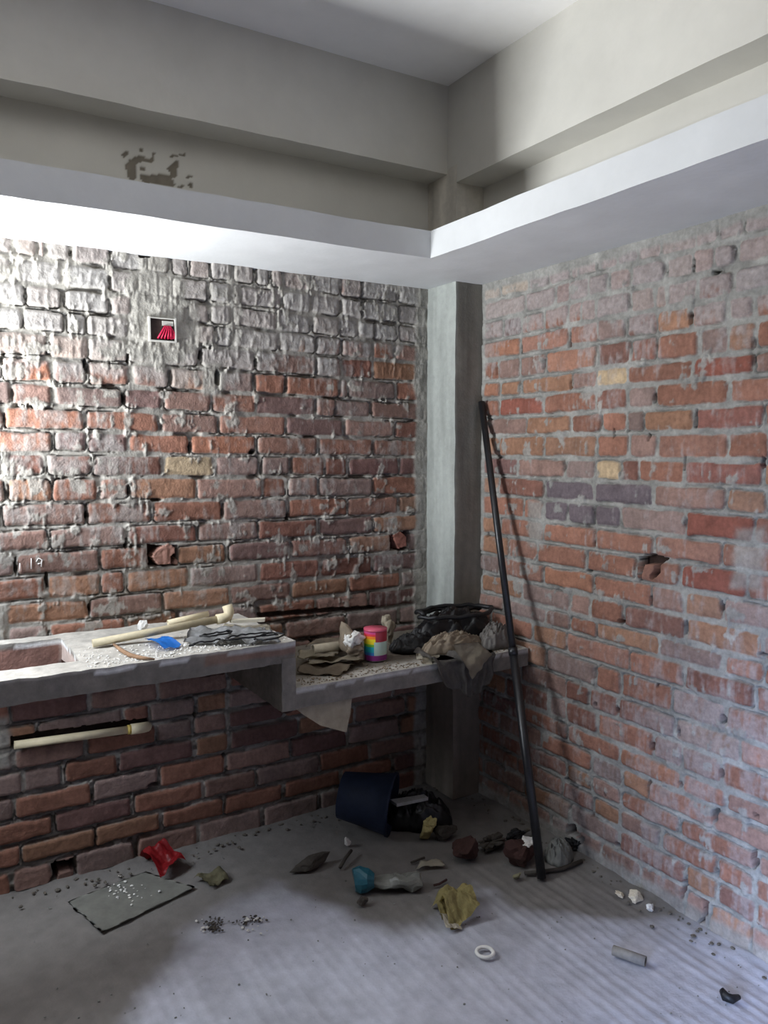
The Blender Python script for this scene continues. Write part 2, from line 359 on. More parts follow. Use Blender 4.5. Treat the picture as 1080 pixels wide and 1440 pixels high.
# chalk strokes on one brick of the left wall
def tube_bm(bm, pts, r, seg=8, cap=True):
    pts = [Vector(p) for p in pts]; rings = []
    rr = r if isinstance(r, (list, tuple)) else [r]*len(pts)
    t0 = (pts[1]-pts[0]).normalized(); n = t0.orthogonal().normalized()
    for i, p in enumerate(pts):
        t = ((pts[min(i+1, len(pts)-1)]-pts[max(i-1, 0)])).normalized()
        n = (n-t*n.dot(t)).normalized(); b = t.cross(n)
        rings.append([bm.verts.new(p+(n*math.cos(a)+b*math.sin(a))*rr[i]) for a in [2*math.pi*k/seg for k in range(seg)]])
    for A, B in zip(rings, rings[1:]):
        for k in range(seg): bm.faces.new((A[k], A[(k+1) % seg], B[(k+1) % seg], B[k]))
    if cap: bm.faces.new(rings[0][::-1]); bm.faces.new(rings[-1])
    return rings
def hollow_bm(bm, p, q, r, t=.002, seg=14):
    p, q = Vector(p), Vector(q); A = tube_bm(bm, [p, q], r, seg, False); B = tube_bm(bm, [p, q], r-t, seg, False)
    for i in (0, 1):
        for k in range(seg): bm.faces.new((A[i][k], A[i][(k+1) % seg], B[i][(k+1) % seg], B[i][k]))
bm = bmesh.new()
for st in ([(28, 792), (28, 803)], [(44, 785), (44, 800)], [(51, 790), (54, 785), (59, 787), (58, 792), (53, 793)], [(59, 787), (58, 797)]):
    tube_bm(bm, [at(u, v, 'y', -.004) for u, v in st], .0016, 5)
ck = link('chalk_mark', bm, M_CHALK, wall_left); ck['label'] = 'white chalk strokes on a brick'

# ------------------------------------------------------------------ plain parts of the room
def box_bm(bm, x0, x1, y0, y1, z0, z1):
    vs = [bm.verts.new((x, y, z)) for x in (x0, x1) for y in (y0, y1) for z in (z0, z1)]
    for f in ((0, 1, 3, 2), (4, 6, 7, 5), (0, 4, 5, 1), (2, 3, 7, 6), (0, 2, 6, 4), (1, 5, 7, 3)): bm.faces.new([vs[i] for i in f])
def box(name, dims, m, bevel=0, parent=None):
    bm = bmesh.new(); box_bm(bm, *dims)
    if bevel: bmesh.ops.bevel(bm, geom=bm.edges[:], offset=bevel, segments=2, affect='EDGES')
    return link(name, bm, m, parent, smooth=False)
def rough_box(bm, x0, x1, y0, y1, z0, z1, step=.012, amp=.003, fr=14, seed=0, lay=None, colf=None, only=None):
    """a box of fine grids, welded, its surface pushed about by noise"""
    new = []; ds = (x1-x0, y1-y0, z1-z0); n = [max(1, int(round(d/step))) for d in ds]; o = (x0, y0, z0); key = {}
    def V(i, j, k):
        if (i, j, k) not in key: key[i, j, k] = bm.verts.new((o[0]+ds[0]*i/n[0], o[1]+ds[1]*j/n[1], o[2]+ds[2]*k/n[2]))
        return key[i, j, k]
    for a in range(3):
        b, c = (a+1) % 3, (a+2) % 3
        for e in (0, n[a]):
            for i in range(n[b]):
                for j in range(n[c]):
                    q = []
                    for di, dj in ((0, 0), (1, 0), (1, 1), (0, 1)):
                        t = [0, 0, 0]; t[a] = e; t[b] = i+di; t[c] = j+dj; q.append(V(*t))
                    bm.faces.new(q)
    for v in key.values():
        p = Vector(v.co)+Vector((seed*3.1, 0, 0)); w = mn.noise_vector(p*fr)*amp+mn.noise_vector(p*fr*3.7)*amp*.5
        if colf and lay is not None: v[lay] = (*colf(v.co.copy()), 1)
        v.co += w

struct(box('ceiling', (XW-.2, .2, YR-.2, .2, H, H+.12), mat('ceiling_plaster', (.84, .82, .79), .85, .06, 4, .1)))
def plaster_wall(name, left):
    lo, hi = (XW, 0) if left else (YR, 0); z0, z1 = LT-.03, 2.62
    st = .006; s = np.arange(lo, hi+st, st); z = np.arange(z0, z1, st); S, Z = np.meshgrid(s, z, indexing='ij')
    h = .002*(fbm(S*3, Z*3, 900)-.5); c = np.ones(S.shape+(3,))*np.array((.58, .56, .51))*(.94+.12*fbm(S*4, Z*6, 910)[..., None])
    if left:
        def cr(p): q = at(150+p[0]/6.75, 180+p[1]/6.75, 'y', 0); return (q.x, q.z)
        polys = [[(140, 250), (210, 215), (205, 260), (165, 285)], [(230, 290), (280, 265), (330, 250), (380, 290), (440, 285), (460, 300), (430, 320), (370, 310), (290, 325), (285, 400), (275, 490), (190, 470), (195, 420), (175, 350)],
                 [(310, 435), (330, 420), (400, 440), (500, 440), (560, 430), (610, 450), (655, 540), (620, 562), (540, 535), (440, 535), (340, 510)], [(570, 390), (640, 320), (675, 310), (680, 350), (655, 470), (610, 465), (600, 420)],
                 [(435, 228), (530, 233), (530, 246), (455, 243), (450, 285), (436, 285)], [(590, 255), (740, 242), (745, 262), (600, 275)], [(670, 552), (730, 540), (725, 575), (672, 572)], [(310, 205), (355, 180), (345, 230), (310, 232)], [(315, 358), (360, 368), (370, 402), (328, 388)], [(760, 455), (820, 460), (815, 480), (765, 475)], [(775, 530), (820, 520), (820, 570), (780, 560)]]
        m = np.zeros(S.shape, bool)
        for P in polys: m |= inpoly(S+.010*(fbm(S*40, Z*40, 921)-.5), Z+.010*(fbm(S*40, Z*40, 923)-.5), [cr(p) for p in P])
        h = np.where(m, h-.005, h); c = np.where(m[..., None], np.array((.20, .175, .14))*(.8+.4*fbm(S*50, Z*50, 931)[..., None]), c)
        P = np.stack([S, -h, Z], -1)
    else: P = np.stack([-h, S, Z], -1)
    return struct(grid_object(name, P, c, M_PLASTA, flip=not left))
plaster_wall('wall_upper_left', True); plaster_wall('wall_upper_right', False)
def wavy_box(name, dims, m, step=.03, amp=.003, fr=3):
    bm = bmesh.new(); rough_box(bm, *dims, step=step, amp=amp, fr=fr); o = link(name, bm, m, smooth=True)
    o.data.set_sharp_from_angle(angle=math.radians(40)); return struct(o)
wavy_box('beam', (XW, -CA+.001, -BD, .05, HB1, H+.02), M_PLAST); wavy_box('beam', (-CA, .05, YR, .05, HB2, H+.02), M_PLAST)
wavy_box('ledge', (XW, .03, -LE, .03, LB, LT), M_LEDGE); wavy_box('ledge', (-LG, .03, YR, -LE+.001, LB, LT), M_LEDGE)

def column():
    bm = bmesh.new(); lay = bm.verts.layers.float_color.new('albedo')
    def cf(p):
        n = mn.fractal(Vector((p.x*16, p.y*16, p.z*2.2)), 1, 2, 4); k = mn.fractal(Vector((p.x*60, p.y*60, p.z*3)), 1, 2, 3)
        base = Vector((.33, .345, .32)) if p.x < -CA+.004 else Vector((.23, .22, .19))  # window-side face painted paler, the other darker, as the light falls
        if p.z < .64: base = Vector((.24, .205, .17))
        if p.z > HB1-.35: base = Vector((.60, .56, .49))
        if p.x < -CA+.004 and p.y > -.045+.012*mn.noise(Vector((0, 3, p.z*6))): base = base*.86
        return tuple(base*max(.5, 1+.22*n+.10*k))
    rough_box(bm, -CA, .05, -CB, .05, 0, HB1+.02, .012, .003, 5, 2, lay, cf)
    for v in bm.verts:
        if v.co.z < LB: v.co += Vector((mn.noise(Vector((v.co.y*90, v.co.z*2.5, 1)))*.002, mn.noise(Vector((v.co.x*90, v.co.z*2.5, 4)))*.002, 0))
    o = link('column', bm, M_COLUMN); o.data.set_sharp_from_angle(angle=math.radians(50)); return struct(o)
column()

# floor: screed with combed ridges
def floor():
    st = .007; x = np.arange(XW-.1, .12, st); y = np.arange(-3.3, .12, st); X, Y = np.meshgrid(x, y, indexing='ij')
    dirv = np.array((.0, -1.0)); dirv /= np.linalg.norm(dirv); q = X*dirv[1]-Y*dirv[0]
    wob = .015*(fbm(X*3, Y*3, 700)-.5)+.008*(fbm(X*9, Y*9, 702)-.5)
    al = X*dirv[0]+Y*dirv[1]
    ridge = .5*np.sin((q+wob*.5)*2*math.pi/.035)*fbm(q*9, al*2.5, 703, 2)*2+2.6*(fbm((q+wob*.4)*42, al*2.2, 705, 2)-.5)
    near = sstep(-.45, -.85, Y+.25*(fbm(X*2.5, Y*2.5, 704)-.5))*lerp(.35, 1, fbm(X*2, Y*2, 706))
    h = ridge*.0016*near+.010*(fbm(X*2, Y*2, 708)-.5)+.006*(fbm(X*10, Y*10, 710)-.5)+.003*(fbm(X*40, Y*40, 712)-.5)
    edge = np.maximum(sstep(-.10, .0, Y), sstep(-.10, .0, X)); h = h+.020*edge*fbm(X*8, Y*8, 714)
    c = np.ones(X.shape+(3,))*np.array((.47, .475, .54))  # pale bluish base, the cool light on the open floor put into the colour
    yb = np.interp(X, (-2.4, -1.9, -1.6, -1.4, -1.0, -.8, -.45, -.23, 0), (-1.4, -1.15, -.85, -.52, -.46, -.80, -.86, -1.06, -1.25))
    dirt_shade = np.clip(sstep(-.10, .10, Y-yb+.30*(fbm(X*4, Y*4, 716)-.5))+.25*sstep(.55, .75, fbm(X*3, Y*3, 717)), 0, 1)
    c = lerp(c, np.ones(3)*np.array((.150, .135, .115)), dirt_shade[..., None]*.9)  # brown dirt, with the shade near counter and sill painted into it
    c = c*(.86+.28*fbm(X*25, Y*25, 718)[..., None])*np.clip(1+.10*ridge*near, .6, 1.5)[..., None]
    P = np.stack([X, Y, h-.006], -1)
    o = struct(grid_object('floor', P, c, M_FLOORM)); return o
floor()
struct(box('floor_base', (XW-.2, .2, YR-.2, .2, -.12, -.03), M_ROOM)); struct(box('floor_rear', (XW-.2, .2, YR-.2, -3.25, -.05, -.004), M_ROOM))
# solid masonry behind the modelled faces, window wall and rear wall
WY0, WY1, WZ0, WZ1 = -.54, -.05, 1.05, 2.05      # window over the counter
DY0, DY1, DZ1 = -3.1, -2.15, 2.1                  # unseen doorway beside the camera, added for the cool low light
bm = bmesh.new()
for y0, y1, z0, z1 in ((YR, DY0, 0, H), (DY0, DY1, DZ1, H), (DY1, WY0, 0, H), (WY0, WY1, 0, WZ0), (WY0, WY1, WZ1, H), (WY1, .2, 0, H)): box_bm(bm, XW-.2, XW, y0, y1, z0, z1)
struct(link('wall_window', bm, M_ROOM, smooth=False))
struct(box('wall_rear', (XW, .2, YR-.2, YR, 0, H), M_ROOM))
bm = bmesh.new()
for d in ((WY0, WY1, WZ0, WZ0+.04), (WY0, WY1, WZ1-.04, WZ1), (WY0, WY0+.04, WZ0, WZ1), (WY1-.04, WY1, WZ0, WZ1)): box_bm(bm, XW-.14, XW-.09, *d)
struct(link('window_1', bm, mat('window_frame_steel', (.2, .18, .16), .6), smooth=False))
bm = bmesh.new()
for d in ((DY0, DY0+.05, 0, DZ1), (DY1-.05, DY1, 0, DZ1), (DY0, DY1, DZ1-.05, DZ1)): box_bm(bm, XW-.16, XW-.06, *d)
struct(link('added_door_1', bm, M_WOOD, smooth=False))  # frame of the added, unseen doorway

# ------------------------------------------------------------------ counter
YC = -.505; ZT, ZLW = .842, .689
counter = thing('concrete_counter', (-1.0, -.25, 0), 'rough cast concrete counter along the left brick wall, stepping down to a lower slab', 'counter')
def slab(name, boxes, colf, parent, amp=.0035, seed=1):
    bm = bmesh.new(); lay = bm.verts.layers.float_color.new('albedo')
    for i, b in enumerate(boxes): rough_box(bm, *b, step=.012, amp=amp, fr=16, seed=seed, lay=lay, colf=colf)
    o = link(name, bm, M_SLABM, None); o.data.set_sharp_from_angle(angle=math.radians(55))
    o.parent = parent; o.matrix_parent_inverse = parent.matrix_basis.inverted(); return o
def cf_top(zt, red=False):
    def f(p):
        n = mn.fractal(p*9, 1, 2, 4); k = mn.fractal(p*45, 1, 2, 3)
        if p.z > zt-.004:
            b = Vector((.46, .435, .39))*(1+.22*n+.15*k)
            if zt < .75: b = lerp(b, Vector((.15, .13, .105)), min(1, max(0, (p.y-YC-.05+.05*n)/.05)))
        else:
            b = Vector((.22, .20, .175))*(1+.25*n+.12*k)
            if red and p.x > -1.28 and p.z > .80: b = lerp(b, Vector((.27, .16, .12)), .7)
            if zt < 2 and p.x < SX+.004 and p.z < zt-.012 and p.y > SY0+.02 and p.y < -.01: b = Vector((.27, .15, .12))*(1+.3*n+.2*k) if p.x < SX-.004 else Vector((.48, .38, .33))  # sink opening: brick at the back, lit side face painted paler
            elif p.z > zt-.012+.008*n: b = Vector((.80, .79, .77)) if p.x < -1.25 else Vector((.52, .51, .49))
        return tuple(max(.03, x) for x in b)
    return f
q = at(86, 897, 'z', ZT); q2 = at(104, 930, 'z', ZT)
SX = q.x; SY0, SY1 = q2.y, q.y       # sink opening
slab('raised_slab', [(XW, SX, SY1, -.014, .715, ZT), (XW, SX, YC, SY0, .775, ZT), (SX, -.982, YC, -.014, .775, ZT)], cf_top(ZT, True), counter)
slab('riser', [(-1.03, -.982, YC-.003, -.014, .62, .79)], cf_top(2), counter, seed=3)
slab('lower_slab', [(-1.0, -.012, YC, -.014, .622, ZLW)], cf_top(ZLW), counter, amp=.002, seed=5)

# ------------------------------------------------------------------ small things
def blobmesh(size, seed, amp=.35, fr=2.2, sub=3, facet=False):
    bm = bmesh.new(); bmesh.ops.create_icosphere(bm, subdivisions=sub, radius=1)
    off = Vector((seed*7.3, seed*1.7, seed*3.9))
    for v in bm.verts:
        p = v.co.normalized(); n = mn.fractal(p*fr+off, 1, 2, 4)
        if facet: n = abs(n)*1.4-.4
        v.co = Vector((p.x*size[0], p.y*size[1], p.z*size[2]))*(1+amp*n)
    zmin = min(v.co.z for v in bm.verts)
    for v in bm.verts: v.co.z = max(v.co.z-zmin-.08*size[2], 0)
    return bm
def facet_bm(size, seed, K=16, creases=7, depth=.35, width=.10, sub=4, rough=.06):
    """a crumpled or broken lump: flat facets, sharp valleys"""
    r = random.Random(seed*13+5); bm = bmesh.new(); bmesh.ops.create_icosphere(bm, subdivisions=sub, radius=1)
    rv = lambda: Vector((r.gauss(0, 1), r.gauss(0, 1), r.gauss(0, 1))).normalized()
    D = [(rv(), r.uniform(.62, 1.05)) for _ in range(K)]; C = [(rv(), r.uniform(-.6, .6), r.uniform(.4, 1)*depth, width*r.uniform(.6, 1.6)) for _ in range(creases)]
    off = Vector((seed*3.7, seed*1.9, 0))
    for v in bm.verts:
        p = v.co.normalized(); q = p+.12*mn.noise_vector(p*2.5+off)
        rad = min(o_/max(q.dot(d), .25) for d, o_ in D)
        for n_, c_, a_, w_ in C: rad *= 1-a_*math.exp(-abs(q.dot(n_)-c_)/w_)
        rad *= 1+rough*mn.fractal(p*5+off, 1, 2, 3)
        v.co = Vector((p.x*size[0], p.y*size[1], p.z*size[2]))*rad
    zmin = min(v.co.z for v in bm.verts)
    for v in bm.verts: v.co.z = max(v.co.z-zmin-.10*size[2], 0)
    return bm
def mound(name, c, rx, ry, hh, rz, m, seed, label, cat, fold=.5, fr=3.0, nr=34, na=96):
    """a slumped bag or cloth: a closed heap with sharp folds and hollows"""
    bm = bmesh.new(); off = Vector((seed*4.1, seed*2.7, seed)); rings = []
    top = None
    for i in range(nr+1):
        t = i/nr; r = []
        for k in range(na if i else 1):
            a = 2*math.pi*k/na; d = Vector((math.cos(a), math.sin(a), 0))
            rim = 1+.22*mn.noise(d*1.6+off)+.10*mn.noise(d*4+off)
            p = d*t*rim; q = p*fr+off
            rg_ = 1-abs(mn.noise(q))*2.2; rg2 = 1-abs(mn.noise(q*2.3+off))*2
            z = (1-t*t)**.55*(.62+fold*(.55*rg_+.28*rg2)) if t < 1 else 0
            r.append(bm.verts.new((p.x*rx, p.y*ry, max(0, z)*hh)))
        rings.append(r)
    for k in range(na): bm.faces.new((rings[0][0], rings[1][k], rings[1][(k+1) % na]))
    for A, B in zip(rings[1:], rings[2:]):
        for k in range(na): bm.faces.new((A[k], B[k], B[(k+1) % na], A[(k+1) % na]))
    bm.faces.new(rings[-1][::-1])
    return tag(link(name, bm, m, loc=c, rot=(0, 0, rz)), label, cat)
def stone(name, u, v, zp, size, m, seed, label, cat='stone', rz=0, amp=.35, group=None, facet=True, lift=0, sub=3):
    p = at(u, v, 'z', zp) ; p.z = zp+lift
    o = link(name, facet_bm(size, seed, 14, 2, .15, .15, max(sub, 3), .08), m, None, smooth=False, loc=p, rot=(0, 0, rz)); return tag(o, label, cat, group)
def sheet_bm(poly3, n=16, amp=.01, fr=18, seed=0, th=.0015, fold=0.0):
    """a crumpled sheet with real thickness over the quad poly3 (corners in order), bilinear"""
    a, b, c, d = [Vector(p) for p in poly3]; bm = bmesh.new(); off = Vector((seed*5.1, seed*2.3, 0)); g = []
    nn = (b-a).cross(d-a).normalized()
    if nn.z < 0: nn = -nn
    for i in range(n+1):
        r = []
        for j in range(n+1):
            s, t = i/n, j/n; p = a.lerp(b, s).lerp(d.lerp(c, s), t)
            k = mn.fractal(p*fr+off, 1, 2, 4); e = abs(mn.noise(p*fr*.8+off*2))
            edge = .06*mn.noise(Vector((s*6+seed, t*6, 3)))
            q = p.lerp((a+c)/2, edge if (i in (0, n) or j in (0, n)) else 0)
            r.append(bm.verts.new(q+nn*(amp*(k+.6-1.2*e)+fold*math.sin(s*math.pi))))
        g.append(r)
    for i in range(n):
        for j in range(n): bm.faces.new((g[i][j], g[i+1][j], g[i+1][j+1], g[i][j+1]))
    r = bmesh.ops.solidify(bm, geom=bm.faces[:], thickness=th); return bm
def settle(bm, z):
    m = min(v.co.z for v in bm.verts)
    for v in bm.verts: v.co.z += z-m
    return bm
def origin(o):
    """put an object's origin at the middle of its foot"""
    vs = [v.co for v in o.data.vertices]; c = Vector((sum(v.x for v in vs)/len(vs), sum(v.y for v in vs)/len(vs), min(v.z for v in vs)))
    o.data.transform(Matrix.Translation(-c)); o.location = c; return o
def loop_pts(c, rx, ry, a0, a1, n, dz=0, wob=.0, rz=0, seed=0):
    out = []
    for i in range(n+1):
        a = lerp(a0, a1, i/n); x, y = rx*math.cos(a), ry*math.sin(a)
        x, y = x*math.cos(rz)-y*math.sin(rz), x*math.sin(rz)+y*math.cos(rz)
        out.append(Vector((c[0]+x+wob*mn.noise(Vector((a*1.3, seed, 0))), c[1]+y+wob*mn.noise(Vector((a*1.3, seed, 5))), c[2]+dz*i/n+wob*.5*abs(mn.noise(Vector((a*2, seed, 9)))))))
    return out

# leaning pole
p0 = Vector((-.238, -.843, .004)); p1 = Vector((-.016, -.213, 1.632))
pole = thing('steel_pole', p0, 'long black steel pole leaning into the corner beside the column', 'pole')
def pchild(name, bm, m, parent, smooth=True, label=None):
    o = link(name, bm, m, None, smooth); o.parent = parent; bpy.context.view_layer.update()
    o.matrix_parent_inverse = parent.matrix_world.inverted()
    if label: o['label'] = label
    return o
bm = bmesh.new(); hollow_bm(bm, p0, p0.lerp(p1, .44), .0155, .003, 18); pchild('lower_tube', bm, M_STEEL, pole)
bm = bmesh.new(); hollow_bm(bm, p0.lerp(p1, .43), p1, .0130, .003, 18); pchild('upper_tube', bm, M_STEEL, pole)
bm = bmesh.new(); tube_bm(bm, [p0.lerp(p1, .425), p0.lerp(p1, .44)], .0175, 18); pchild('collar', bm, M_STEEL, pole)

# junction box set into the wall
jb0 = at(211, 447, 'y', -.012); jb1 = at(246, 480, 'y', -.012)
jb = thing('junction_box', at(229, 480, 'y', -.01), 'small open square junction box with red wires, set high in the left brick wall', 'junction box')
bm = bmesh.new(); x0, x1, z1, z0 = jb0.x, jb1.x, jb0.z, jb1.z; t = .005
box_bm(bm, x0-t, x0, -.016, .045, z0-t, z1+t); box_bm(bm, x1, x1+t, -.016, .045, z0-t, z1+t); box_bm(bm, x0, x1, -.016, .045, z0-t, z0); box_bm(bm, x0, x1, -.016, .045, z1, z1+t*.6)
pchild('box', bm, M_BOX, jb, False)
bm = bmesh.new(); box_bm(bm, x0, x1, -.006, -.003, z0, z1); pchild('back_plate', bm, M_BOXIN, jb, False)
for i in range(5):
    bm = bmesh.new(); cx = lerp(x0, x1, .58+.06*i); xx = lerp(x0, x1, .30+.14*i)
    tube_bm(bm, [(xx, -.009, z0+.006), (lerp(xx, cx, .5), -.014, lerp(z0, z1, .35)), (cx, -.013, lerp(z0, z1, .68)), (cx+.012, -.012, lerp(z0, z1, .4)), (cx+.016, -.010, z0+.008)], .0035, 8)
    pchild('wire', bm, M_WRED, jb)
bm = bmesh.new(); box_bm(bm, lerp(x0, x1, .5), x1-.004, -.010, -.006, lerp(z0, z1, .7), z1-.006); pchild('knockout_tab', bm, M_BOX, jb, False)

# PVC pipe lying in the chase under the counter
def pvc(a, b, r, label, elbow_dir=None, m=M_PVC, group=None, glue=True):
    a, b = Vector(a), Vector(b); o = thing('pvc_pipe', a, label, 'pipe', group=group)
    bm = bmesh.new(); hollow_bm(bm, a, b, r, r*.15, 14); pchild('pipe', bm, m, o)
    if elbow_dir is not None:
        d = (b-a).normalized(); e = Vector(elbow_dir).normalized(); R = r*1.35
        bm = bmesh.new(); pts = [b-d*r*2.2, b, b+d*r*1.0+e*r*.35, b+d*r*1.7+e*r*1.2, b+d*r*1.9+e*r*3.2]
        tube_bm(bm, pts, R, 14); pchild('elbow_fitting', bm, M_PVC, o)
        if glue:
            bm = bmesh.new(); tube_bm(bm, [b-d*r*3.0, b-d*r*2.1], r*1.2, 14); pchild('glue_ring', bm, M_GLUE, o)
    return o
pvc(at(20, 1048, 'y', -.012), at(196, 1024, 'y', -.012), .0135, 'cream plastic pipe with elbow lying in a slot of the wall below the counter', (.3, .9, -.25))
a = at(130, 905, 'z', ZT+.014); b = at(316, 869, 'z', ZT+.05); 
pvc(a, b, .0125, 'long cream plastic pipe with elbow lying diagonally on the raised counter', (-.25, .35, .9), M_PVCD, glue=False)
a = at(236, 876, 'y', -.062); b = at(293, 863, 'y', -.058)
pvc(a, b, .0105, 'short cream plastic pipe behind the long pipe on the raised counter', None)
stone('plaster_chip', 200, 886, ZT, (.018, .014, .018), M_WHITE, 3, 'white plaster chip against the short pipe on the counter', 'chip')

# slats and sheets at the right end of the raised counter
bm = bmesh.new(); A = at(326, 874, 'z', ZT+.04); B = at(372, 872, 'z', ZT+.04)
for i, (s, t) in enumerate(((0, 1),)):
    d = Vector((.0, .022, 0)); pts = [A, B, B+d+Vector((.012, 0, 0)), A+d]
    lo_ = [bm.verts.new(p-Vector((0, 0, .006))) for p in pts]; hi_ = [bm.verts.new(p+Vector((0, 0, .004))) for p in pts]
    bm.faces.new(lo_[::-1]); bm.faces.new(hi_)
    for k in range(4): bm.faces.new((lo_[k], lo_[(k+1) % 4], hi_[(k+1) % 4], hi_[k]))
tag(origin(link('cream_stick', bm, M_CREAM, smooth=False)), 'thin cream slat lying on the folded sheet at the counter step', 'slat')
bm = sheet_bm([at(300, 884, 'z', ZT+.02), at(384, 890, 'z', ZT+.015), at(378, 875, 'z', ZT+.015), at(318, 874, 'z', ZT+.02)], 14, .008, 14, 4, .012); settle(bm, ZT+.001)
tag(origin(link('folded_sheet', bm, M_CREAM)), 'folded cream paper sheet at the right end of the raised counter', 'paper')
bm = sheet_bm([at(203, 897, 'z', ZT+.01), at(232, 912, 'z', ZT+.01), at(256, 906, 'z', ZT+.01), at(238, 894, 'z', ZT+.03)], 12, .010, 22, 6, .002, fold=.012); settle(bm, ZT+.003)
tag(origin(link('plastic_scrap', bm, M_BLUE)), 'bright blue plastic scrap on the raised counter', 'scrap')
bm = bmesh.new(); pts = [at(u, v, 'z', ZT+.007) for u, v in ((160, 906), (170, 914), (182, 921), (198, 925), (217, 927))]
tube_bm(bm, pts, [.004, .006, .007, .006, .003], 6); tag(origin(link('wood_strip', bm, M_WOOD)), 'curved brown strip of wood near the counter front edge', 'strip')
bm = sheet_bm([at(258, 905, 'z', ZT+.01), at(395, 903, 'z', ZT+.01), at(372, 885, 'z', ZT+.02), at(268, 888, 'z', ZT+.02)], 30, .018, 20, 8, .0015); settle(bm, ZT+.002)
tag(origin(link('plastic_film', bm, M_GREYPL)), 'crumpled grey plastic film spread on the raised counter under wires', 'plastic film')
for i, (u, v, rx, ry, a1, lb) in enumerate(((304, 893, .050, .022, 6.6, 'black wire loop on grey plastic, first from the blue scrap'), (350, 896, .075, .028, 5.0, 'black wire curl on grey plastic, second from the blue scrap'), (378, 897, .050, .03, 7.5, 'tangled black wire at the counter step'), (290, 905, .06, .012, 3.4, 'thin dark wire along the counter front edge beside the blue scrap'))):
    p = at(u, v, 'z', ZT+.028); bm = bmesh.new(); tube_bm(bm, loop_pts(p, rx, ry, .4, .4+a1, 40, .006, .012, .1*i, i), .0028, 6)
    tag(origin(link('wire', bm, M_BLACK)), lb, 'wire', 'black wires on the raised counter')
for i, (u, v) in enumerate(((304, 905), (311, 906), (323, 905), (352, 903), (141, 908), (262, 911))):
    stone('pebble', u, v, ZT, (.008, .007, .006), M_WHITE, 20+i, 'tiny white plaster pebble on the raised counter edge', 'pebble', group='white pebbles on the raised counter', sub=2)

def scatter(name, label, cat, n, spot, size, m, seed, parent=None):
    r = random.Random(seed); bm = bmesh.new()
    for i in range(n):
        p = spot(r); 
        if p is None: continue
        k = r.uniform(*size); b2 = bmesh.new(); bmesh.ops.create_icosphere(b2, subdivisions=1, radius=1)
        off = Vector((r.random()*50, r.random()*50, 0)); rot = Matrix.Rotation(r.random()*6.3, 3, Vector((r.random()-.5, r.random()-.5, r.random())).normalized())
        sx = Vector((k*r.uniform(.7, 1.4), k*r.uniform(.7, 1.4), k*r.uniform(.4, .8)))
        mp = {}
        for v in b2.verts:
            c = rot @ v.co; c = Vector((c.x*sx.x, c.y*sx.y, c.z*sx.z))*(1+.35*mn.noise(v.co*1.5+off)); mp[v] = bm.verts.new(c+p+Vector((0, 0, sx.z*.5)))
        for f in b2.faces: bm.faces.new([mp[v] for v in f.verts])
        b2.free()
    o = link(name, bm, m, smooth=False); tag(o, label, cat, kind='stuff'); return origin(o)
def crumbs_edge(r):
    x = r.uniform(XW+.9, -.99)
    if x < SX: y = YC+r.random()*(SY0-YC)
    else: y = YC+.015+abs(r.gauss(0, .09))
    return Vector((x, min(y, -.03), ZT))
scatter('rubble', 'white mortar crumbs along the raised counter top', 'rubble', 650, crumbs_edge, (.0012, .0045), M_WHITE, 5)
scatter('rubble', 'grey mortar crumbs along the lower slab edge', 'rubble', 500, lambda r: Vector((r.uniform(-.95, -.02), YC+.01+abs(r.gauss(0, .05)), ZLW+.001)), (.0015, .004), M_CARD, 6)

# --- things on the lower slab
can = thing('paint_can', at(528, 927, 'z', ZLW+.003), 'small rainbow striped can with a crimson lid on the lower slab', 'can')
cc = at(528, 927, 'z', ZLW+.003); CR, CHh = .0415, .115
bm = bmesh.new(); tube_bm(bm, [cc+Vector((0, 0, .001)), cc+Vector((0, 0, CHh-.002))], CR-.0015, 32); pchild('body', bm, flat('can_metal', (.5, .5, .52)), can)
cols = [flat('label_'+n, c) for n, c in (('red', (.75, .05, .07)), ('orange', (.90, .26, .02)), ('yellow', (.90, .68, .03)), ('green', (.18, .50, .05)), ('teal', (.02, .42, .50)), ('blue', (.05, .20, .55)), ('purple', (.25, .03, .20)), ('crimson', (.42, .03, .05)), ('mint', (.50, .65, .55)), ('magenta', (.65, .08, .25)))]
bm = bmesh.new(); ns = 48; fr = [0, .10, .18, .28, .37, .47, .56, .64, .74, .83, .91, 1]
rings = [[bm.verts.new(cc+Vector((CR*math.cos(2*math.pi*k/ns), CR*math.sin(2*math.pi*k/ns), .004+(CHh-.010)*f))) for k in range(ns)] for f in fr]
left_c = [6, 6, 5, 4, 4, 3, 2, 2, 1, 0, 9]; right_c = [6, 6, 8, 8, 8, 8, 8, 7, 7, 7, 7]
va = math.atan2(CAM[1]-cc.y, CAM[0]-cc.x)
for i in range(len(fr)-1):
    for k in range(ns):
        f = bm.faces.new((rings[i][k], rings[i][(k+1) % ns], rings[i+1][(k+1) % ns], rings[i+1][k]))
        da = (2*math.pi*(k+.5)/ns-va+math.pi) % (2*math.pi)-math.pi
        f.material_index = right_c[i] if (0.03 if i > 6 else -.12) < da < 2.2 else left_c[i]
pchild('rainbow_label', bm, cols, can)
bm = bmesh.new(); tube_bm(bm, [cc+Vector((0, 0, CHh-.008)), cc+Vector((0, 0, CHh))], CR+.001, 32); bmesh.ops.bevel(bm, geom=[e for e in bm.edges if e.is_boundary], offset=.001) if 0 else None
pchild('lid', bm, flat('crimson_lid', (.62, .10, .16)), can)

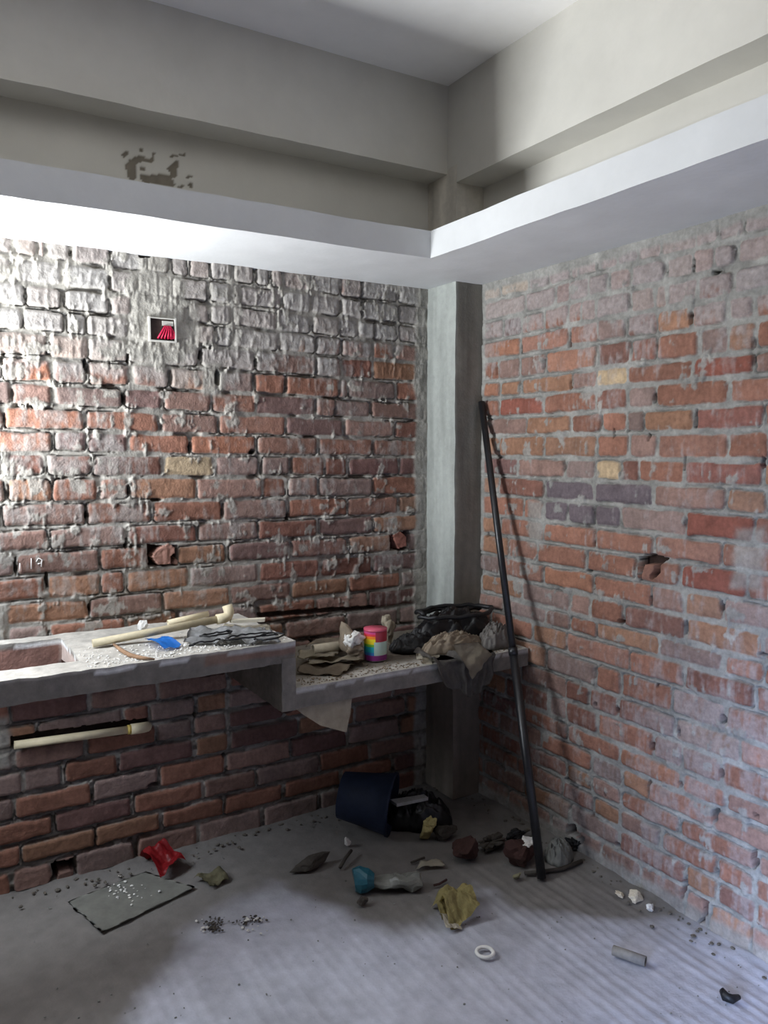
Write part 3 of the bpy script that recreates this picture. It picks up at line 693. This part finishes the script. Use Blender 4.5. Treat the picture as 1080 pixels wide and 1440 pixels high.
bm = bmesh.new(); A = at(440, 914, 'z', ZLW+.045); B = at(490, 908, 'z', ZLW+.045)
hollow_bm(bm, A, B+Vector((.02, .0, 0)), .020, .003, 18)
for v in bm.verts: v.co += mn.noise_vector(v.co*30)*.004
tag(origin(link('paper_roll', bm, M_PAPER)), 'rolled tan paper on the heap left of the rainbow can', 'paper roll')
defs = [((418, 948), (478, 951), (500, 938), (424, 936), .004, M_CARD, 'flat brown cardboard piece at the front of the paper heap', 'cardboard_piece', 'cardboard'),
        ((430, 937), (512, 932), (510, 922), (440, 926), .018, M_PAPER, 'crumpled tan paper sheet just left of the rainbow can', 'paper_sheet', 'paper'),
        ((418, 930), (470, 929), (480, 914), (420, 920), .026, M_PAPER, 'creased tan paper under the paper roll', 'paper_sheet', 'paper'),
        ((430, 912), (486, 906), (484, 896), (444, 899), .045, M_CARD, 'brown paper behind the paper roll against the wall', 'paper_sheet', 'paper')]
for i, (a, b, c, d, zo, m, lb, nm, ct) in enumerate(defs):
    bm = sheet_bm([at(*p, 'z', ZLW+zo) for p in (a, b, c, d)], 18, .014, 16, 30+i, .003); settle(bm, ZLW+zo*.9-.002)
    tag(origin(link(nm, bm, m)), lb, ct)
# pale sack, brown below
sk = thing('paper_sack', at(500, 921, 'z', ZLW+.004), 'small crumpled paper sack, white above and brown below, leaning left of the can', 'sack')
p = at(500, 921, 'z', ZLW+.03); p.z = ZLW+.006
bm = facet_bm((.045, .035, .050), 41, 15, 7, .38, .10, 4, .06); bmesh.ops.translate(bm, verts=bm.verts, vec=p); pchild('sack_body', bm, M_CARD, sk)
bm = facet_bm((.042, .030, .036), 42, 15, 7, .38, .10, 4, .06); bmesh.ops.rotate(bm, verts=bm.verts, matrix=Matrix.Rotation(-.5, 3, 'Y')); bmesh.ops.translate(bm, verts=bm.verts, vec=p+Vector((.0, .0, .060))); pchild('sack_top', bm, M_WHITE, sk)
p = at(549, 914, 'z', ZLW); p.z += .005; bm = facet_bm((.034, .03, .055), 44, 15, 7, .38, .10, 4, .06)
tag(link('crumpled_paper', bm, M_PAPER, loc=p+Vector((.02, .05, 0))), 'crumpled tan paper standing behind the rainbow can', 'paper')
# dark bundle by the column: bag, hose loops, brown paper, rag
def heap(name, u, v, yoff, size, m, seed, label, cat, zp=ZLW, amp=.5, rz=0, fr=2.6, lift=0):
    p = at(u, v, 'z', zp); p.z = zp+lift; p.y += yoff
    return tag(link(name, facet_bm((size[0], size[1], size[2]), seed, 18, 12, .40, .09, 5, .10), m, loc=p, rot=(0, 0, rz)), label, cat)
zz_ = ZLW+.004
def on_slab(u, v): 
    p = at(u, v, 'z', ZLW); p.z = zz_; return p
mound('dark_rag', on_slab(586, 914), .115, .065, .065, -.15, M_BLACK, 51, 'dark oily rag between the can and the brown paper bag', 'rag', .6)
mound('black_plastic_bag', Vector((-.20, -.285, zz_)), .20, .075, .135, .0, M_BLACKBAG, 53, 'black plastic bag heaped at the foot of the column', 'bag', .55, 2.6)
mound('brown_paper_bag', Vector((-.30, -.405, zz_)), .135, .045, .075, -.05, M_CARD, 55, 'crumpled brown paper bag in front of the black bag', 'bag', .6)
mound('grey_sack', Vector((-.10, -.42, zz_)), .085, .055, .085, .2, M_CLOTH, 57, 'crumpled grey sack on the slab behind the leaning pole', 'sack', .65)
bm = bmesh.new()
pts = loop_pts(Vector((-.20, -.30, ZLW+.112)), .165, .085, .4, 9.5, 80, .018, .03, -.05, 3); tube_bm(bm, pts, .0085, 8)
tag(origin(link('rubber_hose', bm, M_BLACK)), 'coiled black rubber hose lying over the black bag', 'hose')
# rag hanging over the edge
def rag():
    n, m = 34, 26; bm = bmesh.new(); g = []
    x0, x1 = at(610, 925, 'y', YC).x, at(694, 915, 'y', YC).x
    for i in range(n+1):
        r = []
        for j in range(m+1):
            s, t = i/n, j/m; x = lerp(x0, x1, s)
            drop = .17*(1-abs(s-.45)**1.3*1.4)*(1-.25*math.sin(s*5))
            d = t*(.13+drop)-.13                       # along cloth: negative on the slab, positive over the edge
            f = .016*math.sin(s*17+1.5*t)+.010*math.sin(s*31+t*2)
            if d < 0: p = Vector((x+.02*d, YC-d-.006+f*.2, ZLW+.008+max(0, f)*.8-.05*d*math.sin(s*6)))
            else: p = Vector((lerp(x, lerp(x0, x1, .55), .55*t*(d/.2)), YC-.016-abs(f)*(.6+2*d)-.02*d, ZLW+.008-d))
            p += mn.noise_vector(p*22)*.012+mn.noise_vector(p*9)*.014
            if p.y > YC-.010: p.z = max(p.z, ZLW+.008)
            r.append(bm.verts.new(p))
        g.append(r)
    for i in range(n):
        for j in range(m): bm.faces.new((g[i][j], g[i+1][j], g[i+1][j+1], g[i][j+1]))
    bmesh.ops.solidify(bm, geom=bm.faces[:], thickness=.002)
    return tag(origin(link('rag', bm, M_CLOTH)), 'grey brown rag hanging in folds over the lower slab edge', 'rag')
rag()
for i, (u, v) in enumerate(((592, 920), (600, 926), (612, 922))):
    bm = sheet_bm([at(u-6, v+4, 'z', ZLW+.01), at(u+8, v+4, 'z', ZLW+.01), at(u+6, v-5, 'z', ZLW+.02), at(u-7, v-4, 'z', ZLW+.03)], 8, .012, 40, 60+i, .0015); settle(bm, ZLW+.001)
    tag(origin(link('paper_shred', bm, M_CREAM)), ('pale torn paper shred nearest the can on the slab edge', 'middle pale torn paper shred on the slab edge', 'pale torn paper shred beside the hanging rag')[i], 'paper shred', 'paper shreds on the slab edge')
bm = sheet_bm([at(636, 906, 'y', YC-.02), at(672, 903, 'y', YC-.03), at(690, 921, 'y', YC-.05), at(664, 955, 'y', YC-.055)], 18, .010, 18, 68, .003)
tag(origin(link('cloth_flap', bm, M_PAPER)), 'pale stiff flap of cloth lying over the hanging rag', 'cloth')
# board left hanging under the lower slab
bm = bmesh.new(); pts = [at(412, 984, 'y', -.492), at(495, 972, 'y', -.492), at(493, 1003, 'y', -.492), at(487, 1030, 'y', -.500), at(450, 1020, 'y', -.500), at(428, 1006, 'y', -.496)]
for p in pts[:2]: p.z = .626
fa = [bm.verts.new(p) for p in pts]; ba = [bm.verts.new(p+Vector((0, .006, 0))) for p in pts]
bm.faces.new(fa); bm.faces.new(ba[::-1])
for k in range(6): bm.faces.new((fa[k], ba[k], ba[(k+1) % 6], fa[(k+1) % 6]))
tag(origin(link('hanging_board', bm, M_PAPER, smooth=False)), 'torn tan board hanging under the lower slab beside the step', 'board')
o = link('brick_chunk', facet_bm((.035, .03, .022), 66, 15, 7, .38, .10, 4, .06), M_RBRICK, loc=at(403, 1006, 'y', -.48), smooth=False); o.location.z = .606
tag(o, 'small red brick chunk stuck under the foot of the counter step', 'brick chunk')

# --- things on the floor
def fsheet(name, quad, m, seed, label, cat, amp=.012, fr=20, th=.002, n=18, zo=0, lift=.0, fold=0):
    bm = sheet_bm([at(*p, 'z', zo) for p in quad], n, amp, fr, seed, th, fold); settle(bm, lift)
    return tag(origin(link(name, bm, m)), label, cat)
# crumpled red wrapper
def crumple(name, u, v, size, m, seed, label, cat, rz=0, amp=.6, fr=2.0):
    p = at(u, v, 'z', 0); p.z = -.003
    return tag(link(name, facet_bm(size, seed, 16, 6, .25, .12, 5, .05), m, loc=p, rot=(0, 0, rz), smooth=False), label, cat)
fsheet('plastic_wrapper', [(197, 1216), (226, 1241), (262, 1220), (216, 1204)], M_RED, 71, 'crumpled red plastic wrapper on the floor by the left wall', 'wrapper', .030, 13, .0015, 26, 0, .001, .04)
fsheet('paper_wrapper', [(272, 1238), (296, 1250), (323, 1238), (303, 1224)], M_OLIVE, 73, 'yellowish crumpled paper on the floor beside the red wrapper', 'paper', .022, 16, .002, 22, 0, -.001, .02)
fsheet('dusty_sheet', [(95, 1268), (143, 1312), (274, 1249), (205, 1226)], M_DSHEET, 75, 'flat dusty grey sheet on the floor near the left wall', 'sheet', .004, 5, .001, 24, 0, -.001)
stone('stone', 434, 1222, 0, (.045, .03, .026), M_DSTONE, 77, 'dark olive stone lying alone on the floor below the step')
bm = bmesh.new(); A, B = at(478, 1220, 'z', .008), at(494, 1196, 'z', .02)
tube_bm(bm, [A, A.lerp(B, .5)+Vector((0, 0, .004)), B], .006, 6); tag(origin(link('stick', bm, M_DSTONE)), 'short dark stick on the floor left of the bucket', 'stick')
stone('plaster_chip', 489, 1190, 0, (.014, .012, .016), M_WHITE, 79, 'small white plaster chip on the floor left of the bucket', 'chip')
# tipped bucket, mouth to the right-back
bk = thing('bucket', at(505, 1190, 'z', 0), 'dark navy bucket lying on the floor in the shadow under the counter', 'bucket')
bp = at(527, 1186, 'z', 0); prof = [(0, .0), (.085, 0), (.098, .10), (.112, .19), (.117, .19), (.117, .20), (.108, .20), (.082, .008), (0, .008)]
bm = bmesh.new(); ns = 28; rg = []
Rm = Matrix.Rotation(-.75, 3, 'Z') @ Matrix.Rotation(math.radians(96), 3, 'Y')
for r_, h_ in prof:
    rg.append([bm.verts.new(Rm @ Vector((max(r_, .0005)*math.cos(2*math.pi*k/ns), max(r_, .0005)*math.sin(2*math.pi*k/ns), h_-.1))) for k in range(ns)])
for A, B in zip(rg, rg[1:]):
    for k in range(ns): bm.faces.new((A[k], A[(k+1) % ns], B[(k+1) % ns], B[k]))
zmin = min(v.co.z for v in bm.verts); bmesh.ops.translate(bm, verts=bm.verts, vec=Vector((bp.x+.02, bp.y+.09, -zmin))); pchild('bucket_body', bm, M_DNAVY, bk)
p = at(565, 1178, 'z', 0); mound('black_bag', Vector((p.x+.115, p.y+.075, -.002)), .13, .085, .135, -.4, M_BLACKBAG, 81, 'black plastic bag slumped beside the bucket in the dark corner', 'bag', .5)
bm = bmesh.new(); A, B = at(549, 1124, 'z', .12), at(596, 1117, 'z', .12); 
for k in (0,):
    d = Vector((.0, -.03, .0)); pts = [A, B, B+d, A+d*1.5]; lo_ = [bm.verts.new(p-Vector((0, 0, .012))) for p in pts]; hi_ = [bm.verts.new(p) for p in pts]
    bm.faces.new(lo_[::-1]); bm.faces.new(hi_)
    for k in range(4): bm.faces.new((lo_[k], lo_[(k+1) % 4], hi_[(k+1) % 4], hi_[k]))
bmesh.ops.translate(bm, verts=bm.verts, vec=(0, 0, .0))
tag(origin(link('broken_slat', bm, M_GREYPL, smooth=False)), 'pale broken slat resting on the black bag in the dark corner', 'slat')
crumple('foam_scrap', 604, 1183, (.040, .03, .032), M_YEL, 83, 'small yellow foam scrap in the shadow right of the black bag', 'foam')
stone('stone', 624, 1180, 0, (.045, .035, .032), M_DSTONE, 84, 'dark stone touching the small yellow foam scrap')
stone('stone', 657, 1207, 0, (.055, .042, .045), M_RBRICK, 85, 'dark reddish lump at the front of the rubble left of the pole', 'stone', sub=3)
heap('mud_clod', 690, 1192, 0, (.075, .045, .04), M_DSTONE, 86, 'dark mud clod behind the reddish lump left of the pole', 'clod', zp=0)
heap('dark_cloth', 727, 1180, 0, (.05, .03, .03), M_BLACK, 87, 'black scrap of cloth behind the pole foot', 'cloth', zp=0)
bc = stone('brick_fragment', 733, 1214, 0, (.058, .042, .045), M_RBRICK, 88, 'broken red brick with pale mortar on top, just left of the pole foot', 'brick')
bmq = facet_bm((.038, .022, .020), 89, 15, 7, .38, .10, 4, .06); bmesh.ops.translate(bmq, verts=bmq.verts, vec=(.016, -.012, .048))
ob = link('mortar_patch', bmq, M_WHITE, bc, smooth=False); ob['label'] = 'pale mortar cap'
mound('cement_lump', at(786, 1206, 'z', -.002), .075, .05, .06, .8, M_SHEET, 90, 'grey cement lump against the right wall beside the pole foot', 'cement lump', .7)
heap('black_rag', 812, 1200, .02, (.045, .03, .028), M_BLACK, 91, 'small black rag against the right wall behind the cement lump', 'rag', zp=0)
bm = bmesh.new(); tube_bm(bm, [at(u, v, 'z', .008) for u, v in ((738, 1228), (760, 1226), (790, 1222), (818, 1211))], .007, 7)
tag(origin(link('stick', bm, M_DSTONE)), 'dark stick lying across the pole foot towards the right wall', 'stick')
stone('stone', 726, 1236, 0, (.016, .012, .009), M_OLIVE, 92, 'small olive pebble in front of the broken red brick', 'pebble')
# crushed bottle: teal base, clear body
bt = thing('plastic_bottle', at(545, 1250, 'z', 0), 'crushed clear plastic bottle with a teal end on the floor', 'bottle')
A = at(498, 1253, 'z', .0); B = at(592, 1249, 'z', .0); dd = B-A
bm = bmesh.new(); prof = [(.00, .030), (.08, .040), (.2, .036), (.3, .020)]
rg = tube_bm(bm, [A+dd*t+Vector((0, 0, .04)) for t, _ in prof], [r for _, r in prof], 14)
for v in bm.verts: v.co += mn.noise_vector(v.co*25)*.012
settle(bm, -.002); pchild('teal_end', bm, M_TEAL, bt, False)
bm = bmesh.new(); prof = [(.24, .018), (.35, .022), (.5, .026), (.65, .030), (.85, .034), (1.0, .022)]
tube_bm(bm, [A+dd*t+Vector((0, 0, .03)) for t, _ in prof], [r for _, r in prof], 14); bmesh.ops.subdivide_edges(bm, edges=bm.edges[:], cuts=2, use_grid_fill=True)
for v in bm.verts:
    v.co.z = (v.co.z-.03)*.75+.03; v.co += mn.noise_vector(v.co*28)*.016
settle(bm, -.002); pchild('clear_body', bm, M_CLEAR, bt, False)
fsheet('plaster_strip', [(585, 1224), (626, 1221), (622, 1211), (592, 1214)], M_CREAM, 94, 'thin pale plaster strip on the floor behind the crushed bottle', 'plaster', .008, 30, .006, 10)
bm = bmesh.new(); tube_bm(bm, [at(u, v, 'z', .005) for u, v in ((578, 1213), (588, 1209), (597, 1206))], .004, 6); tag(origin(link('twig', bm, M_DSTONE)), 'thin dark twig behind the pale plaster strip', 'twig')
bm = bmesh.new(); tube_bm(bm, [at(u, v, 'z', .005) for u, v in ((610, 1245), (618, 1243), (628, 1237))], .004, 6); tag(origin(link('twig', bm, M_RBRICK)), 'thin reddish twig right of the crushed bottle', 'twig')
# yellow crumpled foam
yf = thing('crumpled_foam', at(640, 1300, 'z', 0), 'crumpled yellow foam sheet on the open floor, largest yellow piece', 'foam')
for i, (quad, m_) in enumerate((([(612, 1268), (634, 1305), (675, 1288), (658, 1258)], M_YEL), ([(606, 1272), (622, 1290), (640, 1275), (630, 1256)], M_YEL), ([(618, 1286), (628, 1308), (650, 1302), (640, 1286)], M_CREAM))):
    bm = sheet_bm([at(*p, 'z', .01) for p in quad], 26, (.034, .026, .016)[i], 15, 97+i, .003, (.03, .025, .006)[i]); settle(bm, -.001)
    pchild('foam_fold', bm, m_, yf, False)
stone('stone', 508, 1272, 0, (.020, .014, .013), M_DSTONE, 100, 'small dark stone in front of the crushed bottle', 'pebble')
# ring
rp = at(682, 1340, 'z', .004); bm = bmesh.new(); R1 = .024; n1 = 28; n2 = 8
vv = [[bm.verts.new(rp+Vector(((R1+.0058*math.cos(b_))*math.cos(a_), (R1+.0058*math.cos(b_))*math.sin(a_), .005*math.sin(b_)+.002))) for b_ in [2*math.pi*j/n2 for j in range(n2)]] for a_ in [2*math.pi*i/n1 for i in range(n1)]]
for i in range(n1):
    for j in range(n2): bm.faces.new((vv[i][j], vv[(i+1) % n1][j], vv[(i+1) % n1][(j+1) % n2], vv[i][(j+1) % n2]))
tag(origin(link('plastic_ring', bm, M_WHITE)), 'small white plastic ring on the open floor', 'ring')
for i, (u, v, s, lb) in enumerate(((893, 1265, (.026, .017, .012), 'pale oblong stone near the right wall, largest of three'), (873, 1260, (.014, .009, .008), 'pale sliver of stone left of the oblong stone'), (914, 1281, (.014, .012, .012), 'small white stone in front of the oblong stone'))):
    stone('stone', u, v, 0, s, M_STONE if i < 2 else M_WHITE, 104+i, lb, 'stone', .4, .15, 'pale stones near the right wall', False, sub=4)
A, B = at(862, 1336, 'z', .012), at(908, 1352, 'z', .012)
pp = thing('pipe_offcut', A, 'short dusty pipe offcut on the floor near the right wall', 'pipe')
bm = bmesh.new(); hollow_bm(bm, A, B, .014, .002, 16); pchild('pipe', bm, mat('dusty_grey_pvc', (.27, .25, .225), .7), pp)
bm = bmesh.new(); d_ = (B-A)*.06; tube_bm(bm, [B-d_, B-d_*.5], .0118, 14); pchild('dark_pipe_end', bm, M_BLACK, pp, label='black disc standing for the dark hollow of the pipe end')  # black disc stands in for the shade inside the open pipe
bl = thing('leather_scrap', at(1025, 1404, 'z', 0), 'small black bent scrap on the floor near the lower right corner', 'scrap')
bm = bmesh.new(); tube_bm(bm, [at(u, v, 'z', .010) for u, v in ((1016, 1394), (1021, 1402), (1030, 1405), (1039, 1402))], [.009, .011, .012, .006], 10)
for v in bm.verts: v.co += mn.noise_vector(v.co*40)*.006
settle(bm, -.001); pchild('scrap_body', bm, M_BLACK, bl)
for nm, n_, sp, m_, sd_, lb in (('black_shards', 60, lambda r: at(r.gauss(303, 7), r.gauss(1302, 5), 'z', -.002), M_DSTONE, 3, 'little pile of black grit left on the open floor'),
                            ('black_shards', 40, lambda r: at(r.gauss(352, 12), r.gauss(1294, 3), 'z', -.002), M_DSTONE, 4, 'scattered black and white grit right of the black pile')):
    scatter('grit', lb, 'grit', n_, sp, (.002, .005), m_, sd_)
scatter('grit', 'white plaster crumbs among the black grit on the floor', 'grit', 26, lambda r: at(r.choice((290, 345, 365))+r.gauss(0, 6), r.choice((1308, 1293))+r.gauss(0, 3), 'z', -.002), (.002, .006), M_WHITE, 8)
scatter('debris', 'fine grey crumbs strewn over the whole floor', 'debris', 260, lambda r: Vector((r.uniform(-1.8, -.02), r.uniform(-1.6, -.05), -.003)), (.001, .0035), M_SHEET, 9)
scatter('debris', 'loose mortar crumbs along the foot of the brick walls', 'debris', 200, lambda r: (Vector((r.uniform(-1.8, -.1), -.02-abs(r.gauss(0, .05)), 0)) if r.random() < .5 else Vector((-.02-abs(r.gauss(0, .04)), r.uniform(-1.6, -.2), 0))), (.002, .008), M_DIRT, 10)
scatter('debris', 'pale crumbs spilled on the dusty grey sheet', 'debris', 40, lambda r: at(r.gauss(178, 14), r.gauss(1254, 9), 'z', .006), (.002, .005), M_WHITE, 11)

# ------------------------------------------------------------------ light
def area(name, loc, rot, sx, sy, power, col, spread=180):
    l = bpy.data.lights.new(name, 'AREA'); l.shape = 'RECTANGLE'; l.size = sx; l.size_y = sy; l.energy = power; l.color = col; l.spread = math.radians(spread)
    o = bpy.data.objects.new(name, l); COL.objects.link(o); o.location = loc; o.rotation_euler = rot; return o
area('window_daylight', (XW-.03, (WY0+WY1)/2, (WZ0+WZ1)/2), (0, math.radians(-90+32), 0), WZ1-WZ0-.1, WY1-WY0-.08, 24, (.80, .89, 1))
area('window_ground_bounce', (XW-.03, (WY0+WY1)/2, WZ0+.28), (0, math.radians(-90-74), 0), .45, WY1-WY0-.08, 84, (.95, .985, 1))
area('added_doorway_light', (XW-.03, (DY0+DY1)/2, .62), (0, math.radians(-90+10), 0), 1.1, DY1-DY0-.1, 46, (.50, .65, 1), 66)  # added light, beam narrowed to brighten the floor and lower right wall
w = bpy.data.worlds.new('sky'); sc.world = w; w.use_nodes = True
w.node_tree.nodes['Background'].inputs[0].default_value = (.75, .85, 1, 1); w.node_tree.nodes['Background'].inputs[1].default_value = .05

vs = sc.view_settings; vs.view_transform = 'Standard'; vs.look = 'None'; vs.gamma = 1; vs.use_curve_mapping = False; vs.exposure = 0.1
sc.cycles.max_bounces = 8; sc.cycles.diffuse_bounces = 5; sc.cycles.use_denoising = True
